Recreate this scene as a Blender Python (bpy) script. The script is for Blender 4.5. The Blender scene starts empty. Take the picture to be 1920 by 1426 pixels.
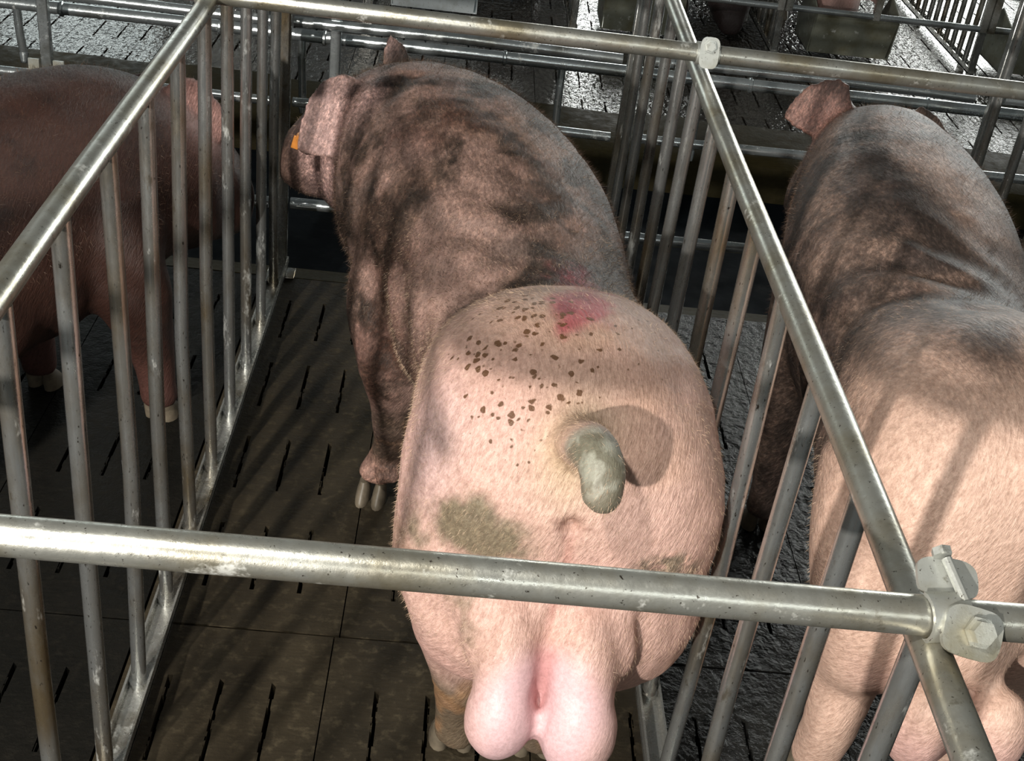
import bpy, bmesh, math
import numpy as np
from mathutils import Vector, Matrix
PI = math.pi
sc = bpy.context.scene
C = sc.collection
# ------------------------------------------------------------------ camera, world, light, exposure
cam_d = bpy.data.cameras.new('camera'); cam = bpy.data.objects.new('camera', cam_d); C.objects.link(cam)
cam.location = (0.4698, -0.8301, 1.757); cam.rotation_euler = (1.0075, -0.1109, 0.0014)
cam_d.sensor_width = 36; cam_d.lens = 45.16; cam_d.clip_start = .02
sc.camera = cam
sc.view_settings.view_transform = 'Standard'; sc.view_settings.look = 'None'
sc.view_settings.gamma = 1; sc.view_settings.use_curve_mapping = False
sc.view_settings.exposure = 0.0
w = bpy.data.worlds.new('barn air'); sc.world = w; w.use_nodes = True
w.node_tree.nodes['Background'].inputs[0].default_value = (.80, .86, .84, 1)
w.node_tree.nodes['Background'].inputs[1].default_value = .10
def area(name, loc, target, sx, sy, power, col=(1, 1, 1)):
    d = bpy.data.lights.new(name, 'AREA'); d.shape = 'RECTANGLE'; d.size = sx; d.size_y = sy; d.energy = power; d.color = col
    o = bpy.data.objects.new(name, d); C.objects.link(o); o.location = loc
    o.rotation_euler = (Vector(target) - Vector(loc)).to_track_quat('-Z', 'Y').to_euler()
    return o
area('pen_lamp', (-1.1, -2.6, 1.80), (.7, .9, .8), .09, .09, 208, (1, .95, .88))
area('ceiling_lamp', (-.35, -.9, 3.1), (.5, 1.0, .3), .12, .12, 70, (1, .97, .9))
area('fill_light', (1.6, -3.0, 2.6), (.8, 1.0, .6), 2.4, .3, 22, (.95, 1, .98))  # wide unseen fill added behind the camera to soften the shadows
area('alley_glare_light', (6.6, 10.5, 2.1), (4.2, 5.0, .0), 5.0, 2.4, 500, (.97, 1, .96))  # unseen area light added for bright glare on the wet slats at right
area('narrow_glare_light', (1.55, 10.5, 1.9), (1.0, 4.6, .0), .8, 1.6, 60, (.97, 1, .96))  # unseen area light added for one narrow streak of alley glare
area('left_glare_light', (-2.9, 10.0, 2.3), (-1.0, 4.0, .0), 2.2, 1.4, 40, (.9, 1, .98))  # unseen area light added so the left end of the alley sparkles
rng = np.random.default_rng(7)

# ------------------------------------------------------------------ helpers
def tag(o, label=None, cat=None, group=None, kind=None):
    if label: o['label'] = label
    if cat: o['category'] = cat
    if group: o['group'] = group
    if kind: o['kind'] = kind
    return o
def empty(name, loc, label, cat, group=None):
    o = bpy.data.objects.new(name, None); C.objects.link(o); o.location = loc; o.empty_display_size = .1
    return tag(o, label, cat, group)
class MB:
    def __init__(s): s.v = []; s.f = []
    def add(s, v, f):
        n = len(s.v); s.v += [tuple(map(float, p)) for p in v]; s.f += [tuple(i + n for i in q) for q in f]; return s
    def box(s, a, b, rot=None, c=None):
        (x0, y0, z0), (x1, y1, z1) = a, b
        v = [(x0,y0,z0),(x1,y0,z0),(x1,y1,z0),(x0,y1,z0),(x0,y0,z1),(x1,y0,z1),(x1,y1,z1),(x0,y1,z1)]
        if rot is not None:
            cc = Vector(c) if c else (Vector(a) + Vector(b)) / 2
            v = [cc + rot @ (Vector(p) - cc) for p in v]
        return s.add(v, [(0,3,2,1),(4,5,6,7),(0,1,5,4),(1,2,6,5),(2,3,7,6),(3,0,4,7)])
    def tube(s, pts, r, n=14, cap=True):
        pts = [Vector(p) for p in pts]; rr = r if hasattr(r, '__len__') else [r] * len(pts)
        v = []; f = []; up = None
        for i, p in enumerate(pts):
            t = ((pts[min(i+1, len(pts)-1)] - pts[max(i-1, 0)])).normalized()
            if up is None: up = t.orthogonal().normalized()
            up = (up - t * up.dot(t)).normalized(); sd = t.cross(up)
            for k in range(n):
                a = 2*PI*k/n; v.append(p + (up*math.cos(a) + sd*math.sin(a)) * rr[i])
        for i in range(len(pts)-1):
            for k in range(n):
                k2 = (k+1) % n; f.append((i*n+k, i*n+k2, (i+1)*n+k2, (i+1)*n+k))
        if cap: f.append(tuple(range(n))[::-1]); f.append(tuple(range((len(pts)-1)*n, len(pts)*n)))
        return s.add(v, f)
    def ellipsoid(s, c, r, rot=None, nu=24, nv=14):
        v = []; f = []
        R = rot or Matrix.Identity(3)
        for j in range(1, nv):
            th = PI*j/nv
            for i in range(nu):
                a = 2*PI*i/nu
                v.append(Vector(c) + R @ Vector((r[0]*math.sin(th)*math.cos(a), r[1]*math.sin(th)*math.sin(a), r[2]*math.cos(th))))
        for j in range(nv-2):
            for i in range(nu):
                i2 = (i+1) % nu; f.append((j*nu+i, (j+1)*nu+i, (j+1)*nu+i2, j*nu+i2))
        top = len(v); v.append(Vector(c) + R @ Vector((0, 0, r[2]))); v.append(Vector(c) - R @ Vector((0, 0, r[2])))
        for i in range(nu):
            i2 = (i+1) % nu; f.append((top, i, i2)); f.append((top+1, (nv-2)*nu+i2, (nv-2)*nu+i))
        return s.add(v, f)
    def mesh(s, name, origin=(0, 0, 0)):
        me = bpy.data.meshes.new(name); o = Vector(origin)
        me.from_pydata([tuple(Vector(p) - o) for p in s.v], [], s.f); me.update(); return me
    def build(s, name, mat, parent=None, smooth=True, origin=None, bevel=0):
        """geometry is given in world coordinates; the object sits at origin (or at its parent)"""
        po = Vector(parent['_w']) if parent is not None and '_w' in parent else (parent.location.copy() if parent is not None else Vector((0, 0, 0)))
        og = Vector(origin) if origin is not None else po
        me = s.mesh(name, og); o = bpy.data.objects.new(name, me); C.objects.link(o)
        if parent is not None: o.parent = parent; o.location = og - po
        else: o.location = og
        me.materials.append(mat)
        if smooth:
            me.polygons.foreach_set('use_smooth', [True]*len(me.polygons))
            try: me.set_sharp_from_angle(angle=math.radians(42))
            except Exception: pass
        if bevel:
            m = o.modifiers.new('bevel', 'BEVEL'); m.width = bevel; m.segments = 2; m.limit_method = 'ANGLE'
        return o
def spline(keys, n):
    """Catmull-Rom through rows of numbers"""
    K = np.array(keys, float); m = len(K); out = []
    for t in np.linspace(0, m-1, n):
        i = min(int(t), m-2); u = t-i
        p0, p1, p2, p3 = K[max(i-1, 0)], K[i], K[i+1], K[min(i+2, m-1)]
        out.append(.5*((2*p1)+(-p0+p2)*u+(2*p0-5*p1+4*p2-p3)*u*u+(-p0+3*p1-3*p2+p3)*u**3))
    return np.array(out)
def sm(x, a, b):
    t = np.clip((np.asarray(x, float)-a)/(b-a), 0, 1); return t*t*(3-2*t)
def vnoise(P, scale, seed=0):
    P = np.asarray(P, float)*scale + seed*17.31
    i = np.floor(P).astype(np.int64); u = P-i; u = u*u*(3-2*u); out = 0
    for dx in (0, 1):
        for dy in (0, 1):
            for dz in (0, 1):
                a = (i[:, 0]+dx)*374761393+(i[:, 1]+dy)*668265263+(i[:, 2]+dz)*2147483647+seed*144665
                a = (a ^ (a >> 13))*1274126177; a = a ^ (a >> 16)
                h = (a & 0xffff)/65535.
                out = out + h*(u[:, 0] if dx else 1-u[:, 0])*(u[:, 1] if dy else 1-u[:, 1])*(u[:, 2] if dz else 1-u[:, 2])
    return out
def fbm(P, scale, seed=0, o=4):
    s = 0; a = 1; t = 0
    for k in range(o): s = s+a*vnoise(P, scale*2**k, seed+k); t += a; a *= .5
    return s/t

# ------------------------------------------------------------------ materials
def nt(name):
    m = bpy.data.materials.new(name); m.use_nodes = True; t = m.node_tree
    return m, t, t.nodes['Principled BSDF'], t.nodes, t.links
def coords(N, L, scale=(1, 1, 1), rot=(0, 0, 0)):
    g = N.new('ShaderNodeNewGeometry'); mp = N.new('ShaderNodeMapping'); mp.inputs['Scale'].default_value = scale; mp.inputs['Rotation'].default_value = rot; mp.vector_type = 'TEXTURE' if any(rot) else 'POINT'
    if any(rot): mp.inputs['Scale'].default_value = tuple(1/q for q in scale)
    L.new(g.outputs['Position'], mp.inputs['Vector']); return mp.outputs[0]
def noise(N, L, vec, scale, detail=4, rough=.6):
    n = N.new('ShaderNodeTexNoise'); n.inputs['Scale'].default_value = scale; n.inputs['Detail'].default_value = detail
    n.inputs['Roughness'].default_value = rough; L.new(vec, n.inputs['Vector']); return n.outputs['Fac']
def ramp(N, L, fac, stops):
    r = N.new('ShaderNodeValToRGB'); e = r.color_ramp.elements
    while len(e) < len(stops): e.new(.5)
    for k, (p, c) in enumerate(stops): e[k].position = p; e[k].color = (*c, 1) if len(c) == 3 else c
    L.new(fac, r.inputs[0]); return r.outputs[0]
def mix(N, L, fac, a, b, mode='MIX'):
    m = N.new('ShaderNodeMix'); m.data_type = 'RGBA'; m.blend_type = mode
    for s, v in ((m.inputs[0], fac), (m.inputs[6], a), (m.inputs[7], b)):
        if hasattr(v, 'is_linked') or hasattr(v, 'links'): L.new(v, s)
        elif isinstance(v, (int, float)): s.default_value = v
        else: s.default_value = (*v, 1)
    return m.outputs[2]
def bump(N, L, h, B, strength=.3, dist=.01, prev=None):
    b = N.new('ShaderNodeBump'); b.inputs['Strength'].default_value = strength; b.inputs['Distance'].default_value = dist
    L.new(h, b.inputs['Height'])
    if prev is not None: L.new(prev, b.inputs['Normal'])
    L.new(b.outputs[0], B.inputs['Normal']); return b.outputs[0]
def metal(name, base, dirt, amount=.5, rough=(.28, .5), met=.75, stretch=(1, 1, 1)):
    m, t, B, N, L = nt(name)
    v = coords(N, L, stretch)
    n1 = noise(N, L, v, 9, 6); n2 = noise(N, L, v, 55, 5, .7); n3 = noise(N, L, v, 240, 2)
    f = ramp(N, L, n1, [(.62-.35*amount, (0, 0, 0)), (.80-.25*amount, (1, 1, 1))])
    c = mix(N, L, f, base, dirt)
    f2 = ramp(N, L, n2, [(.60, (0, 0, 0)), (.72, (.7, .7, .7))])
    c = mix(N, L, f2, c, tuple(.55*x for x in dirt))
    f3 = ramp(N, L, n3, [(.66, (0, 0, 0)), (.74, (1, 1, 1))])
    c = mix(N, L, f3, c, (.06, .05, .04))
    f4 = ramp(N, L, noise(N, L, v, 17, 5, .7), [(.60, (0, 0, 0)), (.68, (.75, .75, .75))])
    c = mix(N, L, f4, c, (.62, .63, .60))
    L.new(c, B.inputs['Base Color'])
    L.new(ramp(N, L, f4, [(0, (met,)*3), (1, (.25,)*3)]), B.inputs['Metallic'])
    L.new(ramp(N, L, n2, [(.3, (rough[0],)*3), (.75, (rough[1],)*3)]), B.inputs['Roughness'])
    bump(N, L, n2, B, .25, .002)
    return m
M_rail = metal('galvanized_rail', (.40, .40, .36), (.27, .24, .17), .55, (.24, .42), .8)
M_bar = metal('galvanized_bar', (.40, .41, .40), (.25, .195, .12), .50, (.16, .36), .85, (1, 1, .35))
M_steel = metal('wet_steel_pipe', (.50, .54, .55), (.22, .22, .18), .3, (.16, .3), .85)
M_clamp = metal('zinc_clamp', (.42, .43, .40), (.28, .26, .19), .4, (.3, .5), .6)
M_chan = metal('steel_channel', (.50, .50, .47), (.16, .13, .08), .35, (.18, .35), .75)
M_box = metal('feeder_sheet', (.24, .25, .20), (.17, .16, .10), .5, (.35, .6), .4)
M_boxl = metal('bright_feeder_sheet', (.62, .68, .70), (.40, .42, .40), .3, (.3, .5), .3)

def floor_mat(name, c1, c2, c3, wet, bumpd, r0, r1, sc_=14, ripple=0):
    m, t, B, N, L = nt(name); v = coords(N, L)
    n1 = noise(N, L, v, 3.2, 5); n2 = noise(N, L, v, sc_*3, 6, .65); n3 = noise(N, L, coords(N, L, (30, 190, 30)), 1, 3)
    c = mix(N, L, ramp(N, L, n1, [(.35, (0, 0, 0)), (.68, (1, 1, 1))]), c1, c2)
    c = mix(N, L, ramp(N, L, n2, [(.52, (0, 0, 0)), (.70, (.65, .65, .65))]), c, c3)
    c = mix(N, L, .35, c, ramp(N, L, n3, [(.3, (.25, .25, .25)), (.7, (1, 1, 1))]), 'MULTIPLY')
    L.new(c, B.inputs['Base Color'])
    L.new(ramp(N, L, n2, [(.35, (r0,)*3), (.7, (r1,)*3)]), B.inputs['Roughness'])
    B.inputs['Specular IOR Level'].default_value = wet
    b1 = bump(N, L, n2, B, .5, bumpd)
    n4 = noise(N, L, v, sc_*10, 3); b2 = bump(N, L, n4, B, .5, bumpd*.4, b1)
    if ripple:
        n5 = noise(N, L, coords(N, L, (1, .7, 1)), 42, 2, .5); bump(N, L, n5, B, 1.0, ripple, b2)
    return m
M_floor = floor_mat('stall_slat', (.050, .039, .024), (.022, .018, .012), (.095, .076, .046), .14, .004, .45, .7)
M_floorwet = floor_mat('wet_stall_slat', (.016, .016, .014), (.010, .010, .010), (.022, .02, .017), .22, .008, .12, .30, 14, .006)
M_floordark = floor_mat('dark_stall_slat', (.013, .012, .010), (.008, .008, .007), (.02, .018, .014), .05, .008, .3, .6)
M_alley = floor_mat('wet_alley_slat', (.060, .052, .042), (.03, .027, .022), (.07, .06, .048), .9, .006, .06, .20, 6, .008)
M_curb = floor_mat('brown_concrete', (.050, .038, .014), (.030, .026, .010), (.065, .05, .024), .1, .004, .4, .7, 8)
M_pit = floor_mat('dark_water', (.010, .013, .016), (.006, .008, .010), (.012, .014, .016), .02, .002, .5, .8, 5)

def skin_mat(name, fine=170, sss=.05, hairdir=(62, 15, 15), spotcol=(.10, .045, .018), rough=.46):
    m, t, B, N, L = nt(name)
    a = N.new('ShaderNodeAttribute'); a.attribute_name = 'Col'
    sp = N.new('ShaderNodeAttribute'); sp.attribute_name = 'Msk'
    sep = N.new('ShaderNodeSeparateColor'); L.new(sp.outputs['Color'], sep.inputs[0])
    v = coords(N, L)
    hair = noise(N, L, coords(N, L, hairdir, (0, .45, .25)), 4.0, 4, .72)
    fin = noise(N, L, v, fine, 3, .7)
    hm = N.new('ShaderNodeMapRange'); L.new(sep.outputs['Blue'], hm.inputs[0]); hm.inputs[3].default_value = .8; hm.inputs[4].default_value = .12
    c = mix(N, L, hm.outputs[0], a.outputs['Color'], ramp(N, L, hair, [(.30, (.55, .50, .47)), (.62, (1.0, 1.0, 1.0)), (.8, (1.15, 1.1, 1.05))]), 'MULTIPLY')
    c = mix(N, L, .5, c, ramp(N, L, fin, [(.35, (.66, .62, .60)), (.6, (1, 1, 1))]), 'MULTIPLY')
    # clumped hair grain where the coat is soiled
    cl = noise(N, L, coords(N, L, (62, 26, 26), (0, .45, .25)), 2.6, 3, .75)
    c = mix(N, L, sep.outputs['Green'], c, mix(N, L, 1.0, c, ramp(N, L, cl, [(.34, (.42, .40, .40)), (.52, (.95, .93, .9)), (.68, (2.0, 1.9, 1.8))]), 'MULTIPLY'))
    # fine dark speckle where the skin is dirty
    dn = noise(N, L, v, 210, 3, .6)
    mm = N.new('ShaderNodeMath'); mm.operation = 'MULTIPLY'; L.new(ramp(N, L, dn, [(.50, (0, 0, 0)), (.66, (.62, .62, .62))]), mm.inputs[0]); L.new(sep.outputs['Green'], mm.inputs[1])
    c = mix(N, L, mm.outputs[0], c, (.06, .042, .032))
    # scab spots
    vo = N.new('ShaderNodeTexVoronoi'); vo.inputs['Scale'].default_value = 78; vo.inputs['Randomness'].default_value = 1
    mpv = N.new('ShaderNodeMix'); mpv.data_type = 'VECTOR'; mpv.inputs[0].default_value = .012
    nn = N.new('ShaderNodeTexNoise'); nn.inputs['Scale'].default_value = 70; L.new(v, nn.inputs['Vector'])
    L.new(v, mpv.inputs[4]); L.new(nn.outputs['Color'], mpv.inputs[5]); L.new(mpv.outputs[1], vo.inputs['Vector'])
    sepc = N.new('ShaderNodeSeparateColor'); L.new(vo.outputs['Color'], sepc.inputs[0])
    th = N.new('ShaderNodeMath'); th.operation = 'MULTIPLY'; L.new(sepc.outputs['Red'], th.inputs[0]); L.new(sep.outputs['Red'], th.inputs[1])
    th2 = N.new('ShaderNodeMath'); th2.operation = 'MULTIPLY'; L.new(th.outputs[0], th2.inputs[0]); th2.inputs[1].default_value = .60
    df = N.new('ShaderNodeMath'); df.operation = 'SUBTRACT'; L.new(th2.outputs[0], df.inputs[0]); L.new(vo.outputs['Distance'], df.inputs[1])
    sf = ramp(N, L, df.outputs[0], [(.0, (0, 0, 0)), (.10, (.95, .95, .95))])
    c = mix(N, L, sf, c, spotcol)
    L.new(c, B.inputs['Base Color']); B.inputs['Roughness'].default_value = rough
    L.new(ramp(N, L, hair, [(.3, (rough+.12,)*3), (.7, (rough-.06,)*3)]), B.inputs['Roughness'])
    B.inputs['Subsurface Weight'].default_value = sss; B.inputs['Subsurface Radius'].default_value = (.012, .005, .003); B.inputs['Subsurface Scale'].default_value = 1
    B.inputs['Specular IOR Level'].default_value = .4
    b1 = bump(N, L, hair, B, .5, .004); bump(N, L, fin, B, .3, .0012, b1); L.new(hm.outputs[0], b1.node.inputs['Strength'])
    return m
M_skin = skin_mat('boar_skin')
def plain(name, col, rough=.5, met=0, n=40, dark=.6):
    m, t, B, N, L = nt(name); v = coords(N, L); f = noise(N, L, v, n, 4)
    L.new(mix(N, L, ramp(N, L, f, [(.35, (0, 0, 0)), (.65, (1, 1, 1))]), tuple(dark*x for x in col), col), B.inputs['Base Color'])
    B.inputs['Roughness'].default_value = rough; B.inputs['Metallic'].default_value = met; bump(N, L, f, B, .2, .002); return m
M_hoof = plain('hoof_horn', (.17, .14, .10), .45)
M_eye = plain('eye_dark', (.01, .008, .006), .1)
M_tag = plain('orange_plastic', (.55, .20, .03), .4)
M_hairl = plain('pale_bristle', (.62, .44, .30), .45)
M_string = plain('twine', (.35, .30, .20), .8)
M_white = plain('white_plastic', (.75, .76, .72), .4)
M_hair = plain('bristle', (.13, .078, .05), .5)

# ------------------------------------------------------------------ floor: slatted panels with real slots
def slat_floor(name, x0, x1, ny_rows, y_lo, y_hi, seam_x, mat, mat2=None, xsplit=None, z=0., th=.035):
    """grid with open slots: pitch .094 across, every fourth slot is a closed seam"""
    mb = MB(); px = .0938; sw = .0045
    xs = [x0]; ks = []
    k = math.floor((x0-seam_x)/px)+1
    while seam_x+k*px < x1-.01:
        xc = seam_x+k*px; ks.append((xc, k % 4 == 0)); k += 1
    rows = sorted(ny_rows)
    segs = []          # y segments: (a, b, slot?)
    y = y_lo
    for a, b in rows: segs.append((y, a, False)); segs.append((a, b, True)); y = b
    segs.append((y, y_hi, False))
    def quad(xa, xb, ya, yb): mb.box((xa, ya, z-th), (xb, yb, z))
    prev = x0
    edges = []
    for xc, seam in ks:
        hw = .0012 if seam else sw
        edges.append((prev, xc-hw)); prev = xc+hw
    edges.append((prev, x1))
    for xa, xb in edges: quad(xa, xb, y_lo, y_hi)           # bars between slot lines
    for xc, seam in ks:
        if seam: continue
        for a, b, s in segs:
            if not s: quad(xc-sw, xc+sw, a, b)
    # ragged slot lips
    for xc, seam in ks:
        if seam: continue
        for a, b, s in segs:
            if s:
                for q in range(7):
                    yy = a+(b-a)*rng.random(); sd = rng.choice([-1, 1]); e = .0015+.002*rng.random()
                    mb.box((xc+sd*sw-e, yy-.01, z-th*.6), (xc+sd*sw+e, yy+.01, z-.0008))
    o = mb.build(name, mat, None, smooth=False); tag(o, kind='structure'); return o
rows_f = [(2.071, 2.272), (1.747, 1.947), (1.423, 1.621), (1.102, 1.302)]
rows_n = [(.66, .858), (.34, .535), (.02, .215), (-.30, -.1)]
slat_floor('floor', -.045, .905, rows_f, .994, 2.402, -.045+.0, M_floor)
slat_floor('floor', -.045, .905, rows_n, -.5, .988, -.045-.01, M_floor)
slat_floor('floor', .91, 2.4, rows_f, .994, 2.415, .91, M_floorwet)
slat_floor('floor', .91, 2.4, rows_n, -.5, .988, .91, M_floorwet)
slat_floor('floor', -1.6, -.05, rows_f, .994, 2.40, -.05, M_floordark)
slat_floor('floor', -1.6, -.05, rows_n, -.5, .988, -.05, M_floordark)
ralley = [(3.93, 4.13), (4.26, 4.46), (4.60, 4.80)]
ropp = [(5.02+.325*i, 5.22+.325*i) for i in range(8)]
slat_floor('floor', -3.2, 6.5, ralley, 3.83, 4.90, .0, M_alley)
slat_floor('floor', -3.2, 6.5, ropp, 4.906, 7.8, .0, M_alley)
o = MB().box((-3.2, -1.2, -.62), (6.5, 8.2, -.60)).build('floor', M_pit, None, smooth=False); tag(o, kind='structure')
# trough between stall floor and feed alley
o = MB().box((-3.2, 2.42, -.11), (6.5, 3.52, -.075)).build('floor', M_pit, None, smooth=False); tag(o, kind='structure')
mb = MB(); mb.add([(-3.2, 2.405, -.002), (6.5, 2.418, -.002), (6.5, 2.60, -.078), (-3.2, 2.62, -.078), (-3.2, 2.405, -.5), (6.5, 2.418, -.5), (6.5, 2.60, -.5), (-3.2, 2.62, -.5)], [(0, 1, 2, 3), (0, 4, 5, 1), (3, 2, 6, 7)])
o = mb.build('trim_1', M_curb, None, smooth=False); tag(o, kind='structure')
# curb below the alley floor
prof = [(3.45, -.10), (3.50, .04), (3.56, .062), (3.82, .075), (3.828, .0), (3.828, -.3), (3.45, -.3)]
v = []; f = []
nx = 80
for i in range(nx+1):
    x = -3.2+9.7*i/nx
    for (yy, zz) in prof: v.append((x, yy+.006*rng.standard_normal()*(zz > 0), zz+.003*rng.standard_normal()*(zz > 0)))
n = len(prof)
for i in range(nx):
    for k in range(n-1): f.append((i*n+k, (i+1)*n+k, (i+1)*n+k+1, i*n+k+1))
o = MB().add(v, f).build('trim_2', M_curb, None); tag(o, kind='structure')

# ------------------------------------------------------------------ partitions
RR = .0172; RB = .0128
def partition(xa, xb, ya, yb, ztop, bar_ys, label, y_end=2.42, drop=None, flip=False):
    t = empty('stall_partition', (xa, ya, 0), label, 'pen partition', 'tubular pen partitions')
    def xx(y): return xa+(xb-xa)*(y-ya)/(yb-ya)
    pts = [(xx(y), y, ztop+.004*math.sin(y*3+xa)) for y in np.linspace(ya, yb, 14)]
    MB().tube(pts, RR, 18).build('top_rail', M_rail, t)
    c = MB()                                            # bottom channel: flat bar with a raised edge
    y0, y1 = (ya, yb)
    for (dx0, dx1, z0, z1) in ((-.021, .021, .032, .038), (.017, .021, .030, .058), (-.021, -.017, .030, .058)):
        c.box((xa+dx0, y0, z0), (xa+dx1, y1, z1))
    if xa != xb:
        c.v = [(p[0]+(xb-xa)*(p[1]-ya)/(yb-ya), p[1], p[2]) for p in c.v]
    c.build('bottom_channel', M_chan, t, smooth=False)
    for y in bar_ys:
        b = MB(); j = .003*rng.standard_normal(2)
        b.tube([(xx(y), y, .040), (xx(y)+j[0], y+j[1], .5), (xx(y), y, ztop-RR*.6)], RB, 14)
        b.tube([(xx(y), y, .038), (xx(y), y, .050)], RB*1.35, 12)      # weld bead
        b.build('bar', M_bar, t)
    for y, h in ((y_end, ztop),):
        p = MB().box((xx(y)-.016, y-.012, 0.001), (xx(y)+.016, y+.012, h)); p.box((xx(y)-.04, y-.03, 0.001), (xx(y)+.04, y+.03, .008))
        p.build('end_post', M_bar, t, bevel=.003)
    f = MB()
    for y in np.arange(ya+.15, yb, .75): f.box((xx(y)-.012, y-.02, 0.0005), (xx(y)+.012, y+.02, .036))
    f.build('foot', M_chan, t, smooth=False)
    return t
s_ = .2131
bl = [.7935+s_*k for k in range(-5, 8)]
br = [.8676+s_*k for k in range(-5, 8)]
partition(0, 0, -.35, 2.42, 1.05, bl, 'galvanized bar partition to the left of the pink boar')
partition(.9243, .8975, -.55, 2.42, 1.002, br, 'galvanized bar partition between the pink boar and the boar at the right edge')
partition(-.94, -.94, -.3, 2.42, 1.05, bl, 'galvanized bar partition beyond the reddish brown boar')
partition(1.86, 1.86, -.3, 2.44, 1.02, [y+.05 for y in br], 'galvanized bar partition on the far side of the boar at the right edge')
partition(2.80, 2.80, -.3, 2.44, 1.02, [y+.02 for y in br], 'outermost bar partition past the upper right corner of the boar pens')
# opposite row
for i, xo in enumerate((-.92, 0., .93, 1.86, 2.79, 3.72)):
    partition(xo, xo, 4.95, 7.3, 1.02, [5.08+.105*k for k in range(20)],
              ['bar partition across the alley, leftmost of the opposite row', 'bar partition across the alley, left of the bright metal feeder',
               'bar partition across the alley, right of the bright metal feeder', 'bar partition across the alley beside the mossy square feeder on its left',
               'bar partition across the alley to the right of the mossy square feeder', 'rightmost bar partition across the alley'][i], y_end=4.97)

# ------------------------------------------------------------------ cross rails
def rail(name, pts, r, mat, label, cat='pipe', rings=(), group=None):
    t = empty(name, pts[0], label, cat, group)
    MB().tube(pts, r, 20).build('pipe', mat, t)
    for x in rings:
        a, b = Vector(pts[0]), Vector(pts[-1]); u = (x-a.x)/(b.x-a.x); p = a+(b-a)*u; d = (b-a).normalized()
        MB().tube([p-d*.006, p-d*.003, p+d*.003, p+d*.006], [r*1.02, r*1.28, r*1.28, r*1.02], 18).build('coupling', mat, t)
    return t
rail('rear_cross_rail', [(-1.9, -.03, 1.048), (-.4, -.002, 1.040), (.45, .003, 1.036), (.925, .004, 1.034)], .0178, M_rail,
     'thick galvanized rail running across the foreground behind the rump of the pink boar')
rail('rear_cross_rail', [(.90, .004, 1.034), (1.35, .01, 1.032), (2.4, .02, 1.03)], .0172, M_rail,
     'short length of rail leaving the bolted joint toward the right edge', rings=(1.13,))
rail('front_cross_rail', [(-.012, 1.481, 1.058), (.45, 1.481, 1.054), (.93, 1.481, 1.050), (1.9, 1.47, 1.046), (2.6, 1.46, 1.044)], .0168, M_rail,
     'galvanized rail crossing over the necks of the boars with a bolted bracket')
rail('front_cross_rail', [(-2.0, 1.49, 1.058), (-.9, 1.485, 1.058), (.006, 1.481, 1.058)], .0150, M_steel, 'shiny galvanized rail over the reddish brown boar at upper left', rings=())

# the clamps where rails meet
def bolt(mb_, p, d, r=.009, h=.008):
    p = Vector(p); d = Vector(d).normalized()
    mb_.tube([p, p+d*h], r, 6); return mb_
t = empty('pipe_clamp', (.925, .0, 1.03), 'two bolted zinc clamp plates at the near right rail joint', 'clamp')
def saddle(c, ang, R, wdt, th=.004, a0=-70, a1=250, axis='x', ears=True):
    """bent strap around a pipe along axis"""
    m = MB(); n = 14; v = []; f = []
    for i in range(n+1):
        a = math.radians(a0+(a1-a0)*i/n)
        for (rr, ww) in ((R, -wdt), (R+th, -wdt), (R+th, wdt), (R, wdt)):
            v.append(Vector((ww, math.cos(a)*rr, math.sin(a)*rr)))
    for i in range(n):
        for k in range(4):
            k2 = (k+1) % 4; f.append((i*4+k, i*4+k2, (i+1)*4+k2, (i+1)*4+k))
    f.append((0, 1, 2, 3)); f.append(tuple(n*4+k for k in (3, 2, 1, 0)))
    R3 = Matrix.Rotation(math.radians(ang), 3, 'Z')
    m.add([Vector(c)+R3 @ p for p in v], f); return m
s = saddle((.925, .004, 1.034), 8, .0185, .018, .004, 60, 330); 
s.build('strap', M_clamp, t)
def plate(c, w_, h_, R3, th=.004, curl=.0, n=28):
    m = MB(); v = []
    for side in (0, 1):
        for k in range(n):
            a = 2*PI*k/n; ca, sa = math.cos(a), math.sin(a)
            px = math.copysign(abs(ca)**.55, ca)*w_/2; pz = math.copysign(abs(sa)**.55, sa)*h_/2
            v.append(Vector(c)+R3 @ Vector((px, side*th-th/2-curl*(px/(w_/2))**2-curl*.6*(pz/(h_/2))**2, pz)))
    f = [(k, (k+1) % n, (k+1) % n+n, k+n) for k in range(n)]; f.append(tuple(range(n))[::-1]); f.append(tuple(range(n, 2*n)))
    return m.add(v, f)
Ra = Matrix.Rotation(math.radians(14), 3, 'Y') @ Matrix.Rotation(math.radians(-40), 3, 'X')
pl = plate((.944, -.0215, 1.041), .056, .044, Ra, .0045, -.004).build('lower_plate', M_clamp, t); pl['_w'] = tuple(t.location)
m2 = MB(); bolt(m2, (.948, -.022, 1.043), (.05, -.8, .62), .0105, .010); bolt(m2, (.948, -.020, 1.041), (.05, -.8, .62), .0145, .0035); m2.build('bolt', M_clamp, pl, smooth=False); del pl['_w']
Ra = Matrix.Rotation(math.radians(4), 3, 'Y') @ Matrix.Rotation(math.radians(-60), 3, 'X')
pl = plate((.932, .030, 1.058), .056, .036, Ra, .0045, -.005).build('upper_plate', M_clamp, t); pl['_w'] = tuple(t.location)
m2 = MB(); m2.tube([(.930, .042, 1.068), (.940, .004, 1.053)], .0048, 10); bolt(m2, (.926, .043, 1.070), (-.1, .8, .35), .009, .007)
m2.build('bolt', M_clamp, pl, smooth=False); del pl['_w']
t = empty('pipe_clamp', (.905, 1.48, 1.05), 'flat bracket with one hexagonal bolt at the far right rail joint', 'clamp')
saddle((.905, 1.481, 1.050), 0, .0172, .021, .0035, 20, 300).build('strap', M_clamp, t)
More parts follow.
